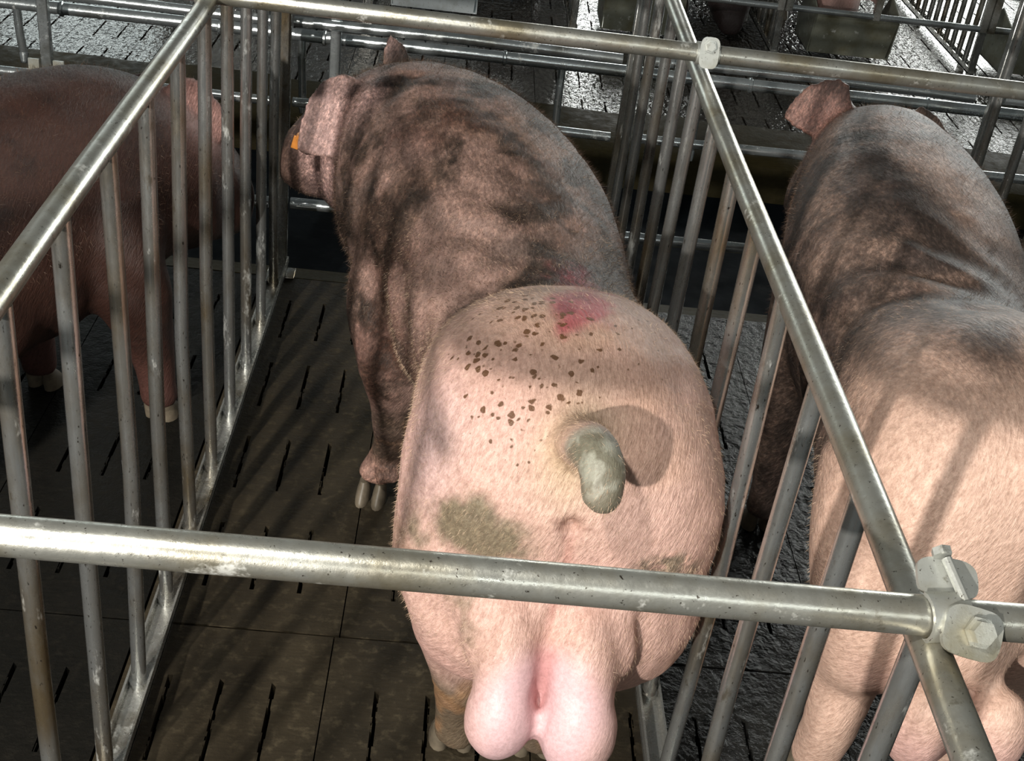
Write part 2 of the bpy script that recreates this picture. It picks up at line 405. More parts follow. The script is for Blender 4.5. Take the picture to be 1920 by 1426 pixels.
pl = plate((.905, 1.4605, 1.058), .036, .056, Matrix.Rotation(math.radians(-14), 3, 'X'), .004).build('plate', M_clamp, t); pl['_w'] = tuple(t.location)
m2 = MB(); bolt(m2, (.905, 1.4585, 1.070), (0, -1, .3), .0085, .009); bolt(m2, (.905, 1.460, 1.070), (0, -1, .3), .012, .003); m2.build('bolt', M_clamp, pl, smooth=False); del pl['_w']
t = empty('pipe_collar', (0, 1.481, 1.058), 'grey collar joining rails at the top of the left partition', 'clamp')
saddle((-.004, 1.481, 1.058), 0, .0165, .020, .004, 0, 359).build('sleeve', M_clamp, t)
o = saddle((1.725, 1.472, 1.047), 6, .017, .003, .003, 0, 359).build('pipe_ring', M_white); tag(o, 'white ring around the front rail at the right edge', 'ring')
pts = [(1.62+.012*math.sin(a*1.3), 1.475-.02*math.cos(a*5), 1.05+.021*math.sin(a*5)) for a in np.linspace(0, 6.3, 40)]
m2 = MB().tube(pts, .0022, 6); m2.tube([(1.62, 1.475, 1.072), (1.635, 1.50, 1.10), (1.628, 1.56, 1.17), (1.60, 1.62, 1.24)], .003, 6)
o = m2.build('tied_string', M_string); tag(o, 'thin twine knotted around the front rail at upper right', 'string')

# front gates (one per stall), seen beyond the boars
def gate(x0, x1, label, posts=(), short_top=True):
    t = empty('stall_gate', (x0, 2.46, 0), label, 'gate', 'tubular front gates')
    for z, r in ((.214, .016), (.507, .0125), (.722, .0135)):
        MB().tube([(x0+.02, 2.44, z), ((x0+x1)/2, 2.44, z+.002), (x1-.03, 2.44, z-.004)], r, 14).build('rail', M_steel, t)
    for x in posts:
        MB().box((x-.014, 2.452, .49), (x+.014, 2.476, 1.04)).build('post', M_steel, t, bevel=.003)
        for s in (-1, 1):
            b = MB().box((x+s*.032-.014, 2.450, .512), (x+s*.032+.014, 2.456, .545)).build('bracket', M_clamp, t); b['_w'] = tuple(t.location)
            MB().tube([(x+s*.032, 2.455, .53), (x+s*.034, 2.43, .495)], .004, 8).build('bolt', M_clamp, b); del b['_w']
    return t
gate(.0, .90, 'tubular front gate beyond the head of the pink boar', (.125,))
gate(.91, 1.84, 'tubular front gate beyond the boar at the right edge')
gate(-.93, -.01, 'tubular front gate with bracketed post beyond the reddish brown boar', (-.625,))
gate(1.87, 2.78, 'tubular front gate at the right edge past the last full pen')
rail('water_pipe', [(-2.3, 2.60, .640), (.4, 2.60, .636), (3.2, 2.60, .630)], .0165, M_steel,
     'ringed water pipe running behind the front gates of all pens', rings=(-.93, -.80, -.68, -.62, -.2, .08, .27, .57, .96, 1.05, 1.25, 1.75, 2.15, 2.5))
for x, z1, lb in ((-.74, .50, 'left of the left partition'), (.02, .44, 'near the pink boar ears'), (.73, .42, 'right of the pink boar'), (1.12, .42, 'left of the right boar')):
    m2 = MB().tube([(x, 2.60, .63), (x, 2.605, .56), (x+.004, 2.61, z1)], .011, 12); m2.tube([(x+.004, 2.61, z1), (x+.006, 2.60, z1-.025)], [.014, .008], 10)
    o = m2.build('drinking_nipple', M_steel); tag(o, 'nipple drinker hanging from the ringed water pipe, '+lb, 'drinker', 'nipple drinkers on the water pipe')

# opposite side gates and feeders
def ogate(x0, x1, label):
    t = empty('stall_gate', (x0, 4.92, 0), label, 'gate', 'front gates across the alley')
    for z in (.245, .40, .62): MB().tube([(x0+.03, 4.93, z), (x1-.03, 4.93, z-.002)], .0145, 12).build('rail', M_steel, t)
    for u in (.02, .45, .98):
        x = x0+(x1-x0)*u; MB().box((x-.016, 4.915, .23), (x+.016, 4.945, .9)).build('post', M_chan, t, bevel=.003)
for i, (a, b) in enumerate(((-.92, 0), (0, .93), (.93, 1.86), (1.86, 2.79), (2.79, 3.72))):
    ogate(a, b, ['gate rails across the alley at the upper left corner', 'gate rails across the alley in front of the bright feeder', 'gate rails across the alley in front of the dark boar head',
                 'gate rails across the alley above the mossy square feeder', 'gate rails across the alley at the upper right corner'][i])
def feeder(x0, x1, label, mat):
    t = empty('feed_trough', (x0, 4.97, 0), label, 'feeder', 'sheet metal feeders across the alley')
    y0, y1, z0, z1 = 4.965, 5.32, .035, .232; th = .006
    b = MB()
    fr = [(x0+.0, y0, z1), (x1, y0, z1), (x1-.01, y0+.04, z0), (x0+.01, y0+.04, z0)]
    b.add(fr+[(p[0], p[1]+th, p[2]) for p in fr], [(0, 3, 2, 1), (4, 5, 6, 7), (0, 1, 5, 4), (1, 2, 6, 5), (2, 3, 7, 6), (3, 0, 4, 7)])
    b.build('front_panel', mat, t, smooth=False)
    for xs in (x0, x1):
        b = MB(); q = [(xs, y0, z1), (xs, y0+.04, z0), (xs, y1-.05, z0), (xs, y1, .12), (xs, y0+.2, z1+.06)]
        b.add(q+[(p[0]+th, p[1], p[2]) for p in q], [(0, 1, 2, 3, 4), (9, 8, 7, 6, 5)]+[(k, (k+1) % 5+0, (k+1) % 5+5, k+5) for k in range(5)])
        b.build('side_panel', mat, t, smooth=False)
    MB().box((x0, y0+.04, z0), (x1, y1-.05, z0+.006)).build('base', mat, t, smooth=False)
    MB().tube([(x0, y0, z1), (x1, y0, z1)], .007, 8).build('rolled_lip', mat, t)
feeder(.10, .485, 'bright silver feeder across the alley above the shoulders of the pink boar', M_boxl)
feeder(1.06, 1.42, 'dark feeder behind the cluster of bars at top centre right', M_box)
feeder(2.02, 2.40, 'mossy grey square feeder across the alley at upper right', M_box)
feeder(2.93, 3.30, 'dark feeder across the alley cut off at the right edge', M_box)

# ------------------------------------------------------------------ boars
def loft(mb_, keys, n=48, seg=36, expo=.88):
    """keys: x, y, z, heading(deg, 0 = +y, + = toward -x), half width, up, down"""
    K = spline(keys, n); v = []; f = []
    for r in K:
        x, y, z, h, a, bu, bd = r; h = math.radians(h); rt = (math.cos(h), math.sin(h))
        for k in range(seg):
            t = 2*PI*k/seg; ct, st = math.cos(t), math.sin(t)
            cx = math.copysign(abs(ct)**expo, ct)*a; cz = math.copysign(abs(st)**expo, st)*(bu if st > 0 else bd)
            v.append((x+rt[0]*cx, y+rt[1]*cx, z+cz))
    for i in range(n-1):
        for k in range(seg):
            k2 = (k+1) % seg; f.append((i*seg+k, i*seg+k2, (i+1)*seg+k2, (i+1)*seg+k))
    f.append(tuple(range(seg))[::-1]); f.append(tuple(range((n-1)*seg, n*seg)))
    mb_.add(v, f)
def limb(mb_, keys, n=26, seg=18):
    K = spline(keys, n); mb_.tube([tuple(r[:3]) for r in K], [max(.003, r[3]) for r in K], seg)
def ear(mb_, base, tip, width, normal, th=.009, cup=.25, bend=0.):
    """leaf shaped flap from base to tip"""
    b = Vector(base); t = Vector(tip); d = t-b; Ln = d.length; d.normalize(); nn = Vector(normal); nn = (nn-d*nn.dot(d)).normalized(); sd = d.cross(nn)
    nu, nv = 12, 8; v = []
    for side in (0, 1):
        for i in range(nu+1):
            u = i/nu; wd = width*(math.sin(PI*min(1, (u*.80+.20))**.9)**.8 if u < 1 else .05); wd = max(wd, width*.08)
            for j in range(nv+1):
                q = -1+2*j/nv
                p = b+d*(u*Ln)+sd*(q*wd)+nn*(cup*wd*(q*q)-bend*u*u*Ln)+nn*(th*(.5 if side else -.5)*(1.15-q*q*.5-.3*u))
                v.append(p)
    f = []; m_ = (nu+1)*(nv+1)
    for i in range(nu):
        for j in range(nv):
            a = i*(nv+1)+j; f.append((a, a+1, a+nv+2, a+nv+1)); f.append((m_+a, m_+a+nv+1, m_+a+nv+2, m_+a+1))
    for i in range(nu):
        a = i*(nv+1); f.append((a, a+nv+1, m_+a+nv+1, m_+a)); a += nv; f.append((a, m_+a, m_+a+nv+1, a+nv+1))
    for j in range(nv):
        f.append((j, m_+j, m_+j+1, j+1)); a = nu*(nv+1)+j; f.append((a, a+1, m_+a+1, m_+a))
    mb_.add(v, f)
def fuse(mb_, voxel, protect=None, iters=14, displace=None):
    me = mb_.mesh('tmp'); bm = bmesh.new(); bm.from_mesh(me); bmesh.ops.recalc_face_normals(bm, faces=bm.faces); bm.to_mesh(me); bm.free()
    o = bpy.data.objects.new('tmp', me); C.objects.link(o)
    m = o.modifiers.new('r', 'REMESH'); m.mode = 'VOXEL'; m.voxel_size = voxel; m.use_smooth_shade = True
    dg = bpy.context.evaluated_depsgraph_get(); dg.update()
    me2 = bpy.data.meshes.new_from_object(o.evaluated_get(dg)); bpy.data.objects.remove(o); bpy.data.meshes.remove(me)
    n = len(me2.vertices); co = np.empty(n*3); me2.vertices.foreach_get('co', co); co = co.reshape(-1, 3)
    e = np.empty(len(me2.edges)*2, dtype=np.int64); me2.edges.foreach_get('vertices', e); e = e.reshape(-1, 2)
    deg = np.bincount(e.ravel(), minlength=n).astype(float)[:, None]; deg[deg == 0] = 1
    def lap(c):
        s = np.zeros_like(c)
        for k in range(3):
            s[:, k] = np.bincount(e[:, 0], c[e[:, 1], k], n)+np.bincount(e[:, 1], c[e[:, 0], k], n)
        return s/deg-c
    wgt = np.ones((n, 1)) if protect is None else protect(co)[:, None]
    for _ in range(iters):
        co = co+.6*wgt*lap(co); co = co-.32*wgt*lap(co)
    for _ in range(3): co = co+.4*lap(co)*(.3+.7*wgt)
    me2.vertices.foreach_set('co', co.ravel()); me2.update()
    if displace is not None:
        nr = np.empty(n*3); me2.vertices.foreach_get('normal', nr); nr = nr.reshape(-1, 3)
        co = co+nr*displace(co, nr)[:, None]; me2.vertices.foreach_set('co', co.ravel()); me2.update()
    nr = np.empty(n*3); me2.vertices.foreach_get('normal', nr)
    return me2, co, nr.reshape(-1, 3)
def gauss(P, c, r):
    r = np.array(r if hasattr(r, '__len__') else (r, r, r)); return np.exp(-(((P-np.array(c))/r)**2).sum(1))
def lerp(a, b, t): return a*(1-t[:, None])+np.array(b)*t[:, None]
def finish(me, co, root, col, msk, mat, name='body'):
    o = bpy.data.objects.new(name, me); C.objects.link(o); o.parent = root
    me.transform(Matrix.Translation(-root.location))
    for nm, dat in (('Col', col), ('Msk', msk)):
        a = me.color_attributes.new(nm, 'FLOAT_COLOR', 'POINT'); a.data.foreach_set('color', np.concatenate([np.clip(dat, 0, 1), np.ones((len(dat), 1))], 1).ravel())
    me.materials.clear(); me.materials.append(mat); me.polygons.foreach_set('use_smooth', [True]*len(me.polygons)); me.update(); return o
def hoof(root, x, y, heading, s=1., z0=0.0, mat=None):
    """two cloven toes"""
    h = math.radians(heading); fw = Vector((-math.sin(h), math.cos(h), 0)); rt = Vector((math.cos(h), math.sin(h), 0))
    for sd in (-1, 1):
        m = MB(); v = []; seg = 14; c0 = Vector((x, y, z0))+rt*(sd*.021*s)
        for (z, a, b, off) in ((.0, .018, .036, .008), (.012, .0185, .035, .006), (.034, .016, .028, -.004), (.052, .012, .020, -.012)):
            for k in range(seg):
                t = 2*PI*k/seg; v.append(c0+fw*((b*math.cos(t)*(1.15 if math.cos(t) > 0 else .8)+off)*s)+rt*(a*math.sin(t)*s)+Vector((0, 0, z*s)))
        f = [(i*seg+k, i*seg+(k+1) % seg, (i+1)*seg+(k+1) % seg, (i+1)*seg+k) for i in range(3) for k in range(seg)]
        f.append(tuple(range(seg))[::-1]); f.append(tuple(range(3*seg, 4*seg)))
        m.add(v, f).build('hoof', mat or M_hoof, root)
def bristles(root, co, nr, n, ln, sel, bias, name='bristles', lo=.00028, seed=3, mat=None):
    """short hairs standing on the skin, one mesh of thin blades"""
    r = np.random.default_rng(seed); idx = np.where(sel)[0]
    idx = r.choice(idx, n); P = co[idx]+r.standard_normal((n, 3))*.003; Nn = nr[idx]
    d = Nn*.55+np.array(bias)+r.standard_normal((n, 3))*.28; d -= Nn*np.minimum((d*Nn).sum(1)-.25, 0)[:, None]; d /= np.linalg.norm(d, axis=1)[:, None]
    P = co[idx] + (P-co[idx]) - Nn*((P-co[idx])*Nn).sum(1)[:, None] - Nn*.001
    sd = np.cross(d, r.standard_normal((n, 3))); sd /= np.linalg.norm(sd, axis=1)[:, None]
    L_ = ln*(.5+r.random(n))[:, None]
    V = np.stack([P-sd*lo, P+sd*lo, P+d*L_], 1).reshape(-1, 3)-np.array(root.location)
    me = bpy.data.meshes.new(name); me.vertices.add(3*n); me.vertices.foreach_set('co', V.ravel()); me.loops.add(3*n); me.loops.foreach_set('vertex_index', np.arange(3*n)); me.polygons.add(n)
    me.polygons.foreach_set('loop_start', np.arange(n)*3); me.polygons.foreach_set('loop_total', np.full(n, 3)); me.update(); me.validate()
    me.materials.append(mat or M_hair); o = bpy.data.objects.new(name, me); C.objects.link(o); o.parent = root; o['kind'] = 'stuff'; return o
PINK = np.array((.63, .41, .345)); BROWN = np.array((.17, .105, .078)); GREY = np.array((.11, .088, .072)); OLIVE = np.array((.17, .155, .09))

# ---- the big pink boar in the middle pen
root = empty('boar', (.60, 1.1, 0), 'large pink boar with dirty brown shoulders seen from behind in the middle pen', 'pig', 'boars standing in the near pens')
mb = MB()
loft(mb, [(.690, .540, .60, 0, .07, .06, .07), (.690, .560, .60, 0, .150, .12, .14), (.688, .62, .60, 0, .210, .20, .20), (.672, .72, .60, 0, .236, .255, .23),
          (.668, .84, .60, 0, .236, .262, .23), (.664, .95, .60, 2, .226, .225, .235), (.652, 1.05, .60, 7, .202, .165, .25), (.63, 1.17, .60, 13, .205, .165, .26), (.60, 1.30, .60, 19, .225, .205, .27),
          (.565, 1.45, .60, 25, .248, .245, .28), (.505, 1.60, .60, 32, .255, .268, .27), (.435, 1.72, .61, 38, .238, .262, .23), (.365, 1.81, .62, 44, .205, .242, .19),
          (.305, 1.875, .63, 52, .17, .205, .17), (.245, 1.91, .635, 62, .145, .16, .165), (.19, 1.925, .63, 71, .12, .125, .145), (.14, 1.93, .61, 77, .10, .10, .12), (.108, 1.932, .595, 80, .08, .078, .09),
          (.085, 1.933, .58, 80, .062, .062, .07), (.074, 1.933, .575, 80, .052, .052, .06)], 74)
# hams and hind legs
for sx, xh, xf in ((-1, .577, .560), (1, .772, .700)):
    limb(mb, [(xh, .80, .64, .138+.012*(sx < 0)), (xh, .70, .50, .142+.013*(sx < 0)), (xh, .68, .40, .13), (xf+.01*sx, .72, .30, .082), (xf, .70, .22, .054), (xf, .72, .14, .043), (xf, .73, .08, .040), (xf, .735, .045, .042)])
# fore legs
limb(mb, [(.42, 1.50, .62, .13), (.385, 1.44, .50, .115), (.385, 1.38, .40, .085), (.392, 1.39, .30, .060), (.392, 1.41, .22, .050), (.385, 1.435, .15, .040), (.368, 1.45, .09, .036), (.356, 1.45, .06, .040), (.350, 1.445, .04, .038)])
limb(mb, [(.372, 1.40, .10, .02), (.368, 1.385, .07, .013)], 5, 8); limb(mb, [(.395, 1.41, .10, .02), (.397, 1.395, .07, .013)], 5, 8)
limb(mb, [(.66, 1.70, .60, .12), (.66, 1.70, .42, .09), (.65, 1.72, .30, .06), (.65, 1.72, .17, .045), (.65, 1.72, .08, .042), (.65, 1.72, .045, .042)])
# scrotum
R1 = Matrix.Rotation(math.radians(14), 3, 'X')
R2 = Matrix.Rotation(math.radians(-15), 3, 'X')
mb.ellipsoid((.607, .505, .425), (.046, .055, .120), R2); mb.ellipsoid((.604, .478, .366), (.052, .056, .076)); mb.ellipsoid((.718, .472, .360), (.058, .062, .084)); mb.ellipsoid((.717, .502, .415), (.052, .060, .130), R2); mb.ellipsoid((.662, .565, .44), (.08, .06, .13)); mb.ellipsoid((.662, .545, .42), (.04, .04, .09)); mb.ellipsoid((.661, .530, .40), (.026, .030, .115)); mb.ellipsoid((.59, .545, .47), (.06, .045, .08), R2); mb.ellipsoid((.735, .545, .47), (.065, .045, .08), R2)
# tail
limb(mb, [(.668, .62, .76, .044), (.668, .575, .785, .037), (.676, .530, .812, .034), (.686, .492, .815, .031), (.690, .470, .795, .030), (.688, .464, .776, .027), (.686, .464, .766, .015)], 22, 16)
# jowl, ears, brow
mb.ellipsoid((.225, 1.87, .575), (.075, .08, .10)); mb.ellipsoid((.30, 1.83, .60), (.10, .10, .13))
ear(mb, (.270, 1.795, .775), (.130, 1.755, .662), .086, (-.05, -.85, .5), .017, .14, -.10)
ear(mb, (.315, 2.02, .77), (.292, 2.03, .845), .034, (-.1, -.7, .6), .017, .15, .05)
def prot(co):
    return 1-.72*np.clip(gauss(co, (.18, 1.775, .72), (.10, .05, .10))+gauss(co, (.30, 2.02, .84), (.06, .06, .06))+.6*gauss(co, (.69, .47, .79), (.05, .06, .07))+gauss(co, (.663, .46, .34), (.03, .09, .10)), 0, 1)
def crease(co, p0, p1, wd, depth):
    p0 = np.array(p0); p1 = np.array(p1); d = p1-p0; t = np.clip(((co-p0)@d)/(d@d), 0, 1); q = np.linalg.norm(co-(p0+t[:, None]*d), axis=1)
    return -depth*np.exp(-(q/wd)**2)*np.sin(np.clip(t*.9+.05, 0, 1)*PI)**.4
def disp(co, nr):
    d = .010*(fbm(co, 9, 3, 3)-.5)+.004*(fbm(co, 30, 5, 2)-.5)
    side = sm(-nr[:, 0], .0, .6)
    # slanting folds behind the shoulder and over the loin
    ph = (co[:, 1]*1.0+co[:, 0]*.62-co[:, 2]*.35)*62+5*fbm(co, 6, 9, 2)
    reg = np.exp(-((co[:, 1]-1.22)/.13)**2)*sm(co[:, 2], .40, .6)*sm(.68-co[:, 0], -.06, .16)
    d += .0055*np.sin(ph)*reg
    ph2 = (co[:, 0]*.8-co[:, 1]*.6)*55+4*fbm(co, 5, 12, 2)
    d += .0045*np.sin(ph2)*np.exp(-((co[:, 1]-1.72)/.16)**2)*sm(.42-co[:, 0], -.1, .1)
    # waist crease in front of the hip, cleft, thigh folds
    d += crease(co, (.44, 1.13, .50), (.60, 1.02, .84), .028, .018)
    d += crease(co, (.670, .54, .67), (.655, .51, .47), .010, .010)
    d += -.02*gauss(co, (.669, .54, .668), (.012, .04, .010))
    d += crease(co, (.790, .54, .44), (.802, .545, .60), .014, .009)
    d += crease(co, (.47, .585, .50), (.56, .55, .42), .030, .012)
    d += crease(co, (.661, .46, .48), (.661, .45, .28), .010, .006)
    d += crease(co, (.27, 1.78, .55), (.37, 1.74, .86), .020, .014)
    return d
me, co, nr = fuse(mb, .0068, prot, 16, disp)
n1 = fbm(co, 5, 21, 4); n2 = fbm(co, 16, 22, 4); n3 = fbm(co, 40, 23, 3)
col = np.tile(PINK, (len(co), 1)); x, y, z = co.T
col = lerp(col, (.74, .45, .40), sm(n1, .45, .7)*.5)
col = lerp(col, (.66, .42, .29), sm(fbm(co, 7, 27, 3), .5, .68)*.45)
col = lerp(col, (.70, .52, .52), np.clip(gauss(co, (.47, .67, .70), (.05, .08, .10)), 0, 1)*.6)
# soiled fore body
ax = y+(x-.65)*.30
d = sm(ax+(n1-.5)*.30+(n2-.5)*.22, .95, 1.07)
lit = np.clip(gauss(co, (.46, 1.17, .70), (.085, .12, .16))*1.2+gauss(co, (.56, 1.33, .83), (.10, .04, .1))*.4+gauss(co, (.27, 1.42, .60), (.04, .08, .12))*.3+gauss(co, (.38, 1.46, .81), (.05, .07, .06))*.6, 0, 1)  # lit zones painted in by thinning the dirt, also pale stretch marks
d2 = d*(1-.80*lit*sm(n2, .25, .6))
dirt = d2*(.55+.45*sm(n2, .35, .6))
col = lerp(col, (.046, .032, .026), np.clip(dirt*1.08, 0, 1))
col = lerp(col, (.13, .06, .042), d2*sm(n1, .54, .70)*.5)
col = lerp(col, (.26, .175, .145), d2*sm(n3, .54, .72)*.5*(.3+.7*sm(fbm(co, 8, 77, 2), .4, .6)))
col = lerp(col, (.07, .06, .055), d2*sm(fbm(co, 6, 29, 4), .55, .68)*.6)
hd = np.clip(1.3*gauss(co, (.17, 1.80, .70), (.09, .09, .14))+gauss(co, (.22, 1.82, .55), (.06, .10, .16))+gauss(co, (.28, 1.72, .80), (.05, .06, .07))+gauss(co, (.30, 2.03, .86), (.05, .05, .05)), 0, 1)*sm(.34-x, 0, .05)
col = lerp(col, (.60, .40, .375), hd*.88)
col = lerp(col, (.10, .06, .045), gauss(co, (.09, 1.90, .60), (.05, .08, .09))*.8)
# muck patches on the buttocks, tail
p1 = sm(gauss(co, (.545, .56, .63), (.085, .09, .050))+gauss(co, (.545, .55, .50), (.04, .09, .06))*.5+gauss(co, (.45, .63, .57), (.03, .06, .05))*.8+(n2-.5)*.8+(fbm(co, 50, 79, 3)-.5)*.5, .30, .74)
p2 = sm(gauss(co, (.81, .55, .60), (.075, .09, .05))+(n2-.5)*.8, .36, .75)
col = lerp(col, (.155, .14, .085), p1*.88); col = lerp(col, (.20, .175, .12), p2*.85*sm(n3, .38, .56))
tl = sm(-y, -.552, -.515)*sm(z, .70, .74)
col = lerp(col, (.55, .42, .27), np.clip(gauss(co, (.66, .59, .76), (.05, .07, .08))*1.2, 0, 1)*.75*(1-tl))
col = lerp(col, (.135, .14, .10), tl*.94); col = lerp(col, (.34, .34, .28), tl*sm(fbm(co, 60, 33, 2), .50, .62)*.75)
col = lerp(col, (.30, .27, .18), gauss(co, (.685, .62, .81), (.035, .04, .05))*.5)
# brown wash and the red sore on the loin
col = lerp(col, (.28, .18, .12), np.clip(gauss(co, (.54, .90, .82), (.13, .07, .1))*.9+gauss(co, (.60, .76, .86), (.10, .10, .08))*.45+gauss(co, (.79, .80, .82), (.08, .06, .1))*.4, 0, 1)*sm(n2, .28, .55))
col = lerp(col, (.40, .27, .20), sm(z, .76, .84)*sm(1.0-y, 0, .1)*sm(n1, .38, .6)*.55)
col = lerp(col, (.46, .31, .24), np.clip(gauss(co, (.84, .70, .72), (.10, .12, .14)), 0, 1)*sm(n2, .35, .6)*.5)
w1 = sm(gauss(co, (.665, .83, .86), (.045, .055, .08))+gauss(co, (.70, 1.0, .80), (.06, .18, .1))*1.0+gauss(co, (.665, .82, .86), (.06, .06, .06))*.3+gauss(co, (.645, .745, .86), (.025, .04, .06))*.6+(n2-.5)*.8+(fbm(co, 70, 78, 2)-.5)*.5, .34, .95)
col = lerp(col, (.36, .06, .085), w1*.82); col = lerp(col, (.16, .03, .04), w1*sm(n3, .52, .66)*.6)
# seam and anus
def line(pts, wd):
    o_ = np.zeros(len(co))
    for a, b in zip(pts[:-1], pts[1:]):
        a = np.array(a); b = np.array(b); dd = b-a; t = np.clip(((co-a)@dd)/(dd@dd), 0, 1); o_ = np.maximum(o_, np.exp(-(np.linalg.norm(co-(a+t[:, None]*dd), axis=1)/wd)**2))
    return o_
sl = line([(.669, .543, .675), (.672, .541, .613), (.664, .536, .537), (.656, .517, .482)], .0065)
col = lerp(col, (.36, .15, .12), sl*.75)
col = lerp(col, (.22, .10, .075), gauss(co, (.669, .543, .668), (.014, .03, .012))*.8)
for a in range(7):
    an = a*PI*2/7; col = lerp(col, (.30, .15, .12), line([(.669, .543, .668), (.669+.030*math.cos(an), .545, .668+.024*math.sin(an))], .0042)*.55)
# scrotum and lower legs
sc_ = sm(gauss(co, (.663, .46, .37), (.12, .08, .15)), .30, .65)
col = lerp(col, (.66, .44, .46), sc_*.92); col = lerp(col, (.42, .18, .17), line([(.660, .50, .47), (.661, .47, .30)], .016)*.8)
lg = sm(.31-z, 0, .10)*sm(y, .58, .64)
col = lerp(col, (.11, .09, .055), lg*sm(n1+.2*sm(.2-z, 0, .1), .36, .52)*.9); col = lerp(col, (.36, .20, .10), lg*sm(n2, .52, .66)*.7)
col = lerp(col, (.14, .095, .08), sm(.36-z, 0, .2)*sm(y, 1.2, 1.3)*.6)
col = lerp(col, (.50, .30, .25), sm(.14-z, 0, .05)*sm(y, 1.2, 1.3)*.6)
msk = np.zeros((len(co), 3))
msk[:, 0] = np.clip(1.8*gauss(co, (.585, .73, .83), (.09, .15, .12))+.55*gauss(co, (.76, .78, .83), (.09, .10, .1)), 0, 1)*sm(z, .6, .7)*(1-tl)
msk[:, 1] = np.clip(dirt*.9+p2*.8+.3*p1, 0, 1); msk[:, 2] = np.clip(sc_*1.2+tl*.5, 0, 1)
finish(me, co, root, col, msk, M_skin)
hoof(root, .350, 1.428, 172, .86); hoof(root, .65, 1.735, 0); hoof(root, .555, .75, 0, 1.05); hoof(root, .70, .75, 0, 1.05)
MB().ellipsoid((.142, 1.832, .628), (.011, .011, .011)).build('eye', M_eye, root)
tg = MB().box((.112, 1.775, .655), (.128, 1.780, .685), Matrix.Rotation(.25, 3, 'Y')); tg = tg.build('ear_tag', M_tag, root, bevel=.0015); tg['label'] = 'orange ear tag'; tg['_w'] = tuple(root.location)
MB().tube([(.126, 1.770, .682), (.126, 1.79, .682)], .007, 12).build('tag_button', M_tag, tg); del tg['_w']
bristles(root, co, nr, 34000, .012, (z > .50) & (y > 1.02) & (x > .2), (.1, -.35, -.1), seed=5)
bristles(root, co, nr, 24000, .008, (z > .42) & (y < 1.3) & (sc_ < .2), (-.35, -.2, -.75), seed=6, mat=M_hairl, lo=.00022)
bristles(root, co, nr, 5000, .008, (z > .50) & (y > 1.02), (.1, -.35, -.3), seed=7, mat=M_hairl, lo=.0002)

# ---- generic boar for the other pens
def boar(rootloc, label, spine, hind, fore, scro, tail, ears, extra, colfn, voxel=.009, group='boars standing in the near pens', dispfn=None, prot_=None, hair=0, hoofs=(), mat=None):
    root = empty('boar', rootloc, label, 'pig', group)
    mb = MB(); loft(mb, spine, 64)
    for k in hind+fore: limb(mb, k)
    for c, r in scro: mb.ellipsoid(c, r, R1)
    if tail: limb(mb, tail, 20, 14)
    for e in ears: ear(mb, *e)
    for c, r in extra: mb.ellipsoid(c, r)
    me, co, nr = fuse(mb, voxel, prot_, 12, dispfn)
    col, msk = colfn(co, nr); finish(me, co, root, col, msk, mat or M_skin)
    for h in hoofs: hoof(root, *h)
    if hair:
        bristles(root, co, nr, hair, .012, (co[:, 2] > .5) & (co[:, 1] > 1.05), (0, -.3, -.1), seed=9)
        bristles(root, co, nr, hair//2, .008, (co[:, 2] > .4) & (co[:, 1] < 1.1), (-.3, -.2, -.7), seed=10, mat=M_hairl, lo=.0002)
    return root
# right pen
def rd(co, nr):
    d = .010*(fbm(co, 8, 31, 3)-.5)
    ph = (co[:, 1]+co[:, 0]*.9-co[:, 2]*.4)*50+5*fbm(co, 5, 33, 2)
    d += .007*np.sin(ph)*np.exp(-((co[:, 1]-1.22)/.15)**2)*sm(1.45-co[:, 0], -.1, .2)
    d += crease(co, (1.12, 1.13, .50), (1.34, 1.00, .85), .03, .02)
    return d
def rc(co, nr):
    n1 = fbm(co, 5, 41, 4); n2 = fbm(co, 16, 42, 4); n3 = fbm(co, 40, 43, 3); x, y, z = co.T
    col = np.tile(np.array((.70, .48, .38)), (len(co), 1))
    d = sm(y-(x-1.30)*.25+(n1-.5)*.35, .74, .98)
    lit = np.clip(gauss(co, (1.52, 1.35, .80), (.05, .25, .1))*.5+gauss(co, (1.20, .86, .72), (.07, .12, .16))*1.1+gauss(co, (1.43, 1.50, .85), (.05, .20, .2))*.6+gauss(co, (1.20, 1.38, .74), (.05, .06, .1))*.6, 0, 1)  # light falling on back and flank, painted as patches of thinner dirt
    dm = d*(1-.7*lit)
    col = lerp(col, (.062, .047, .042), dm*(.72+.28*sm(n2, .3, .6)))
    col = lerp(col, (.18, .125, .108), d*sm(n3, .5, .68)*.4)
    col = lerp(col, (.50, .26, .22), np.clip(gauss(co, (1.30, 2.05, .74), (.12, .10, .1)), 0, 1)*.6)
    col = lerp(col, (.80, .50, .46), sm(.45-z, 0, .12)*sm(.66-y, 0, .1)*.8)
    msk = np.stack([0*x, np.clip(dm*.8, 0, 1), 0*x], 1); return col, msk
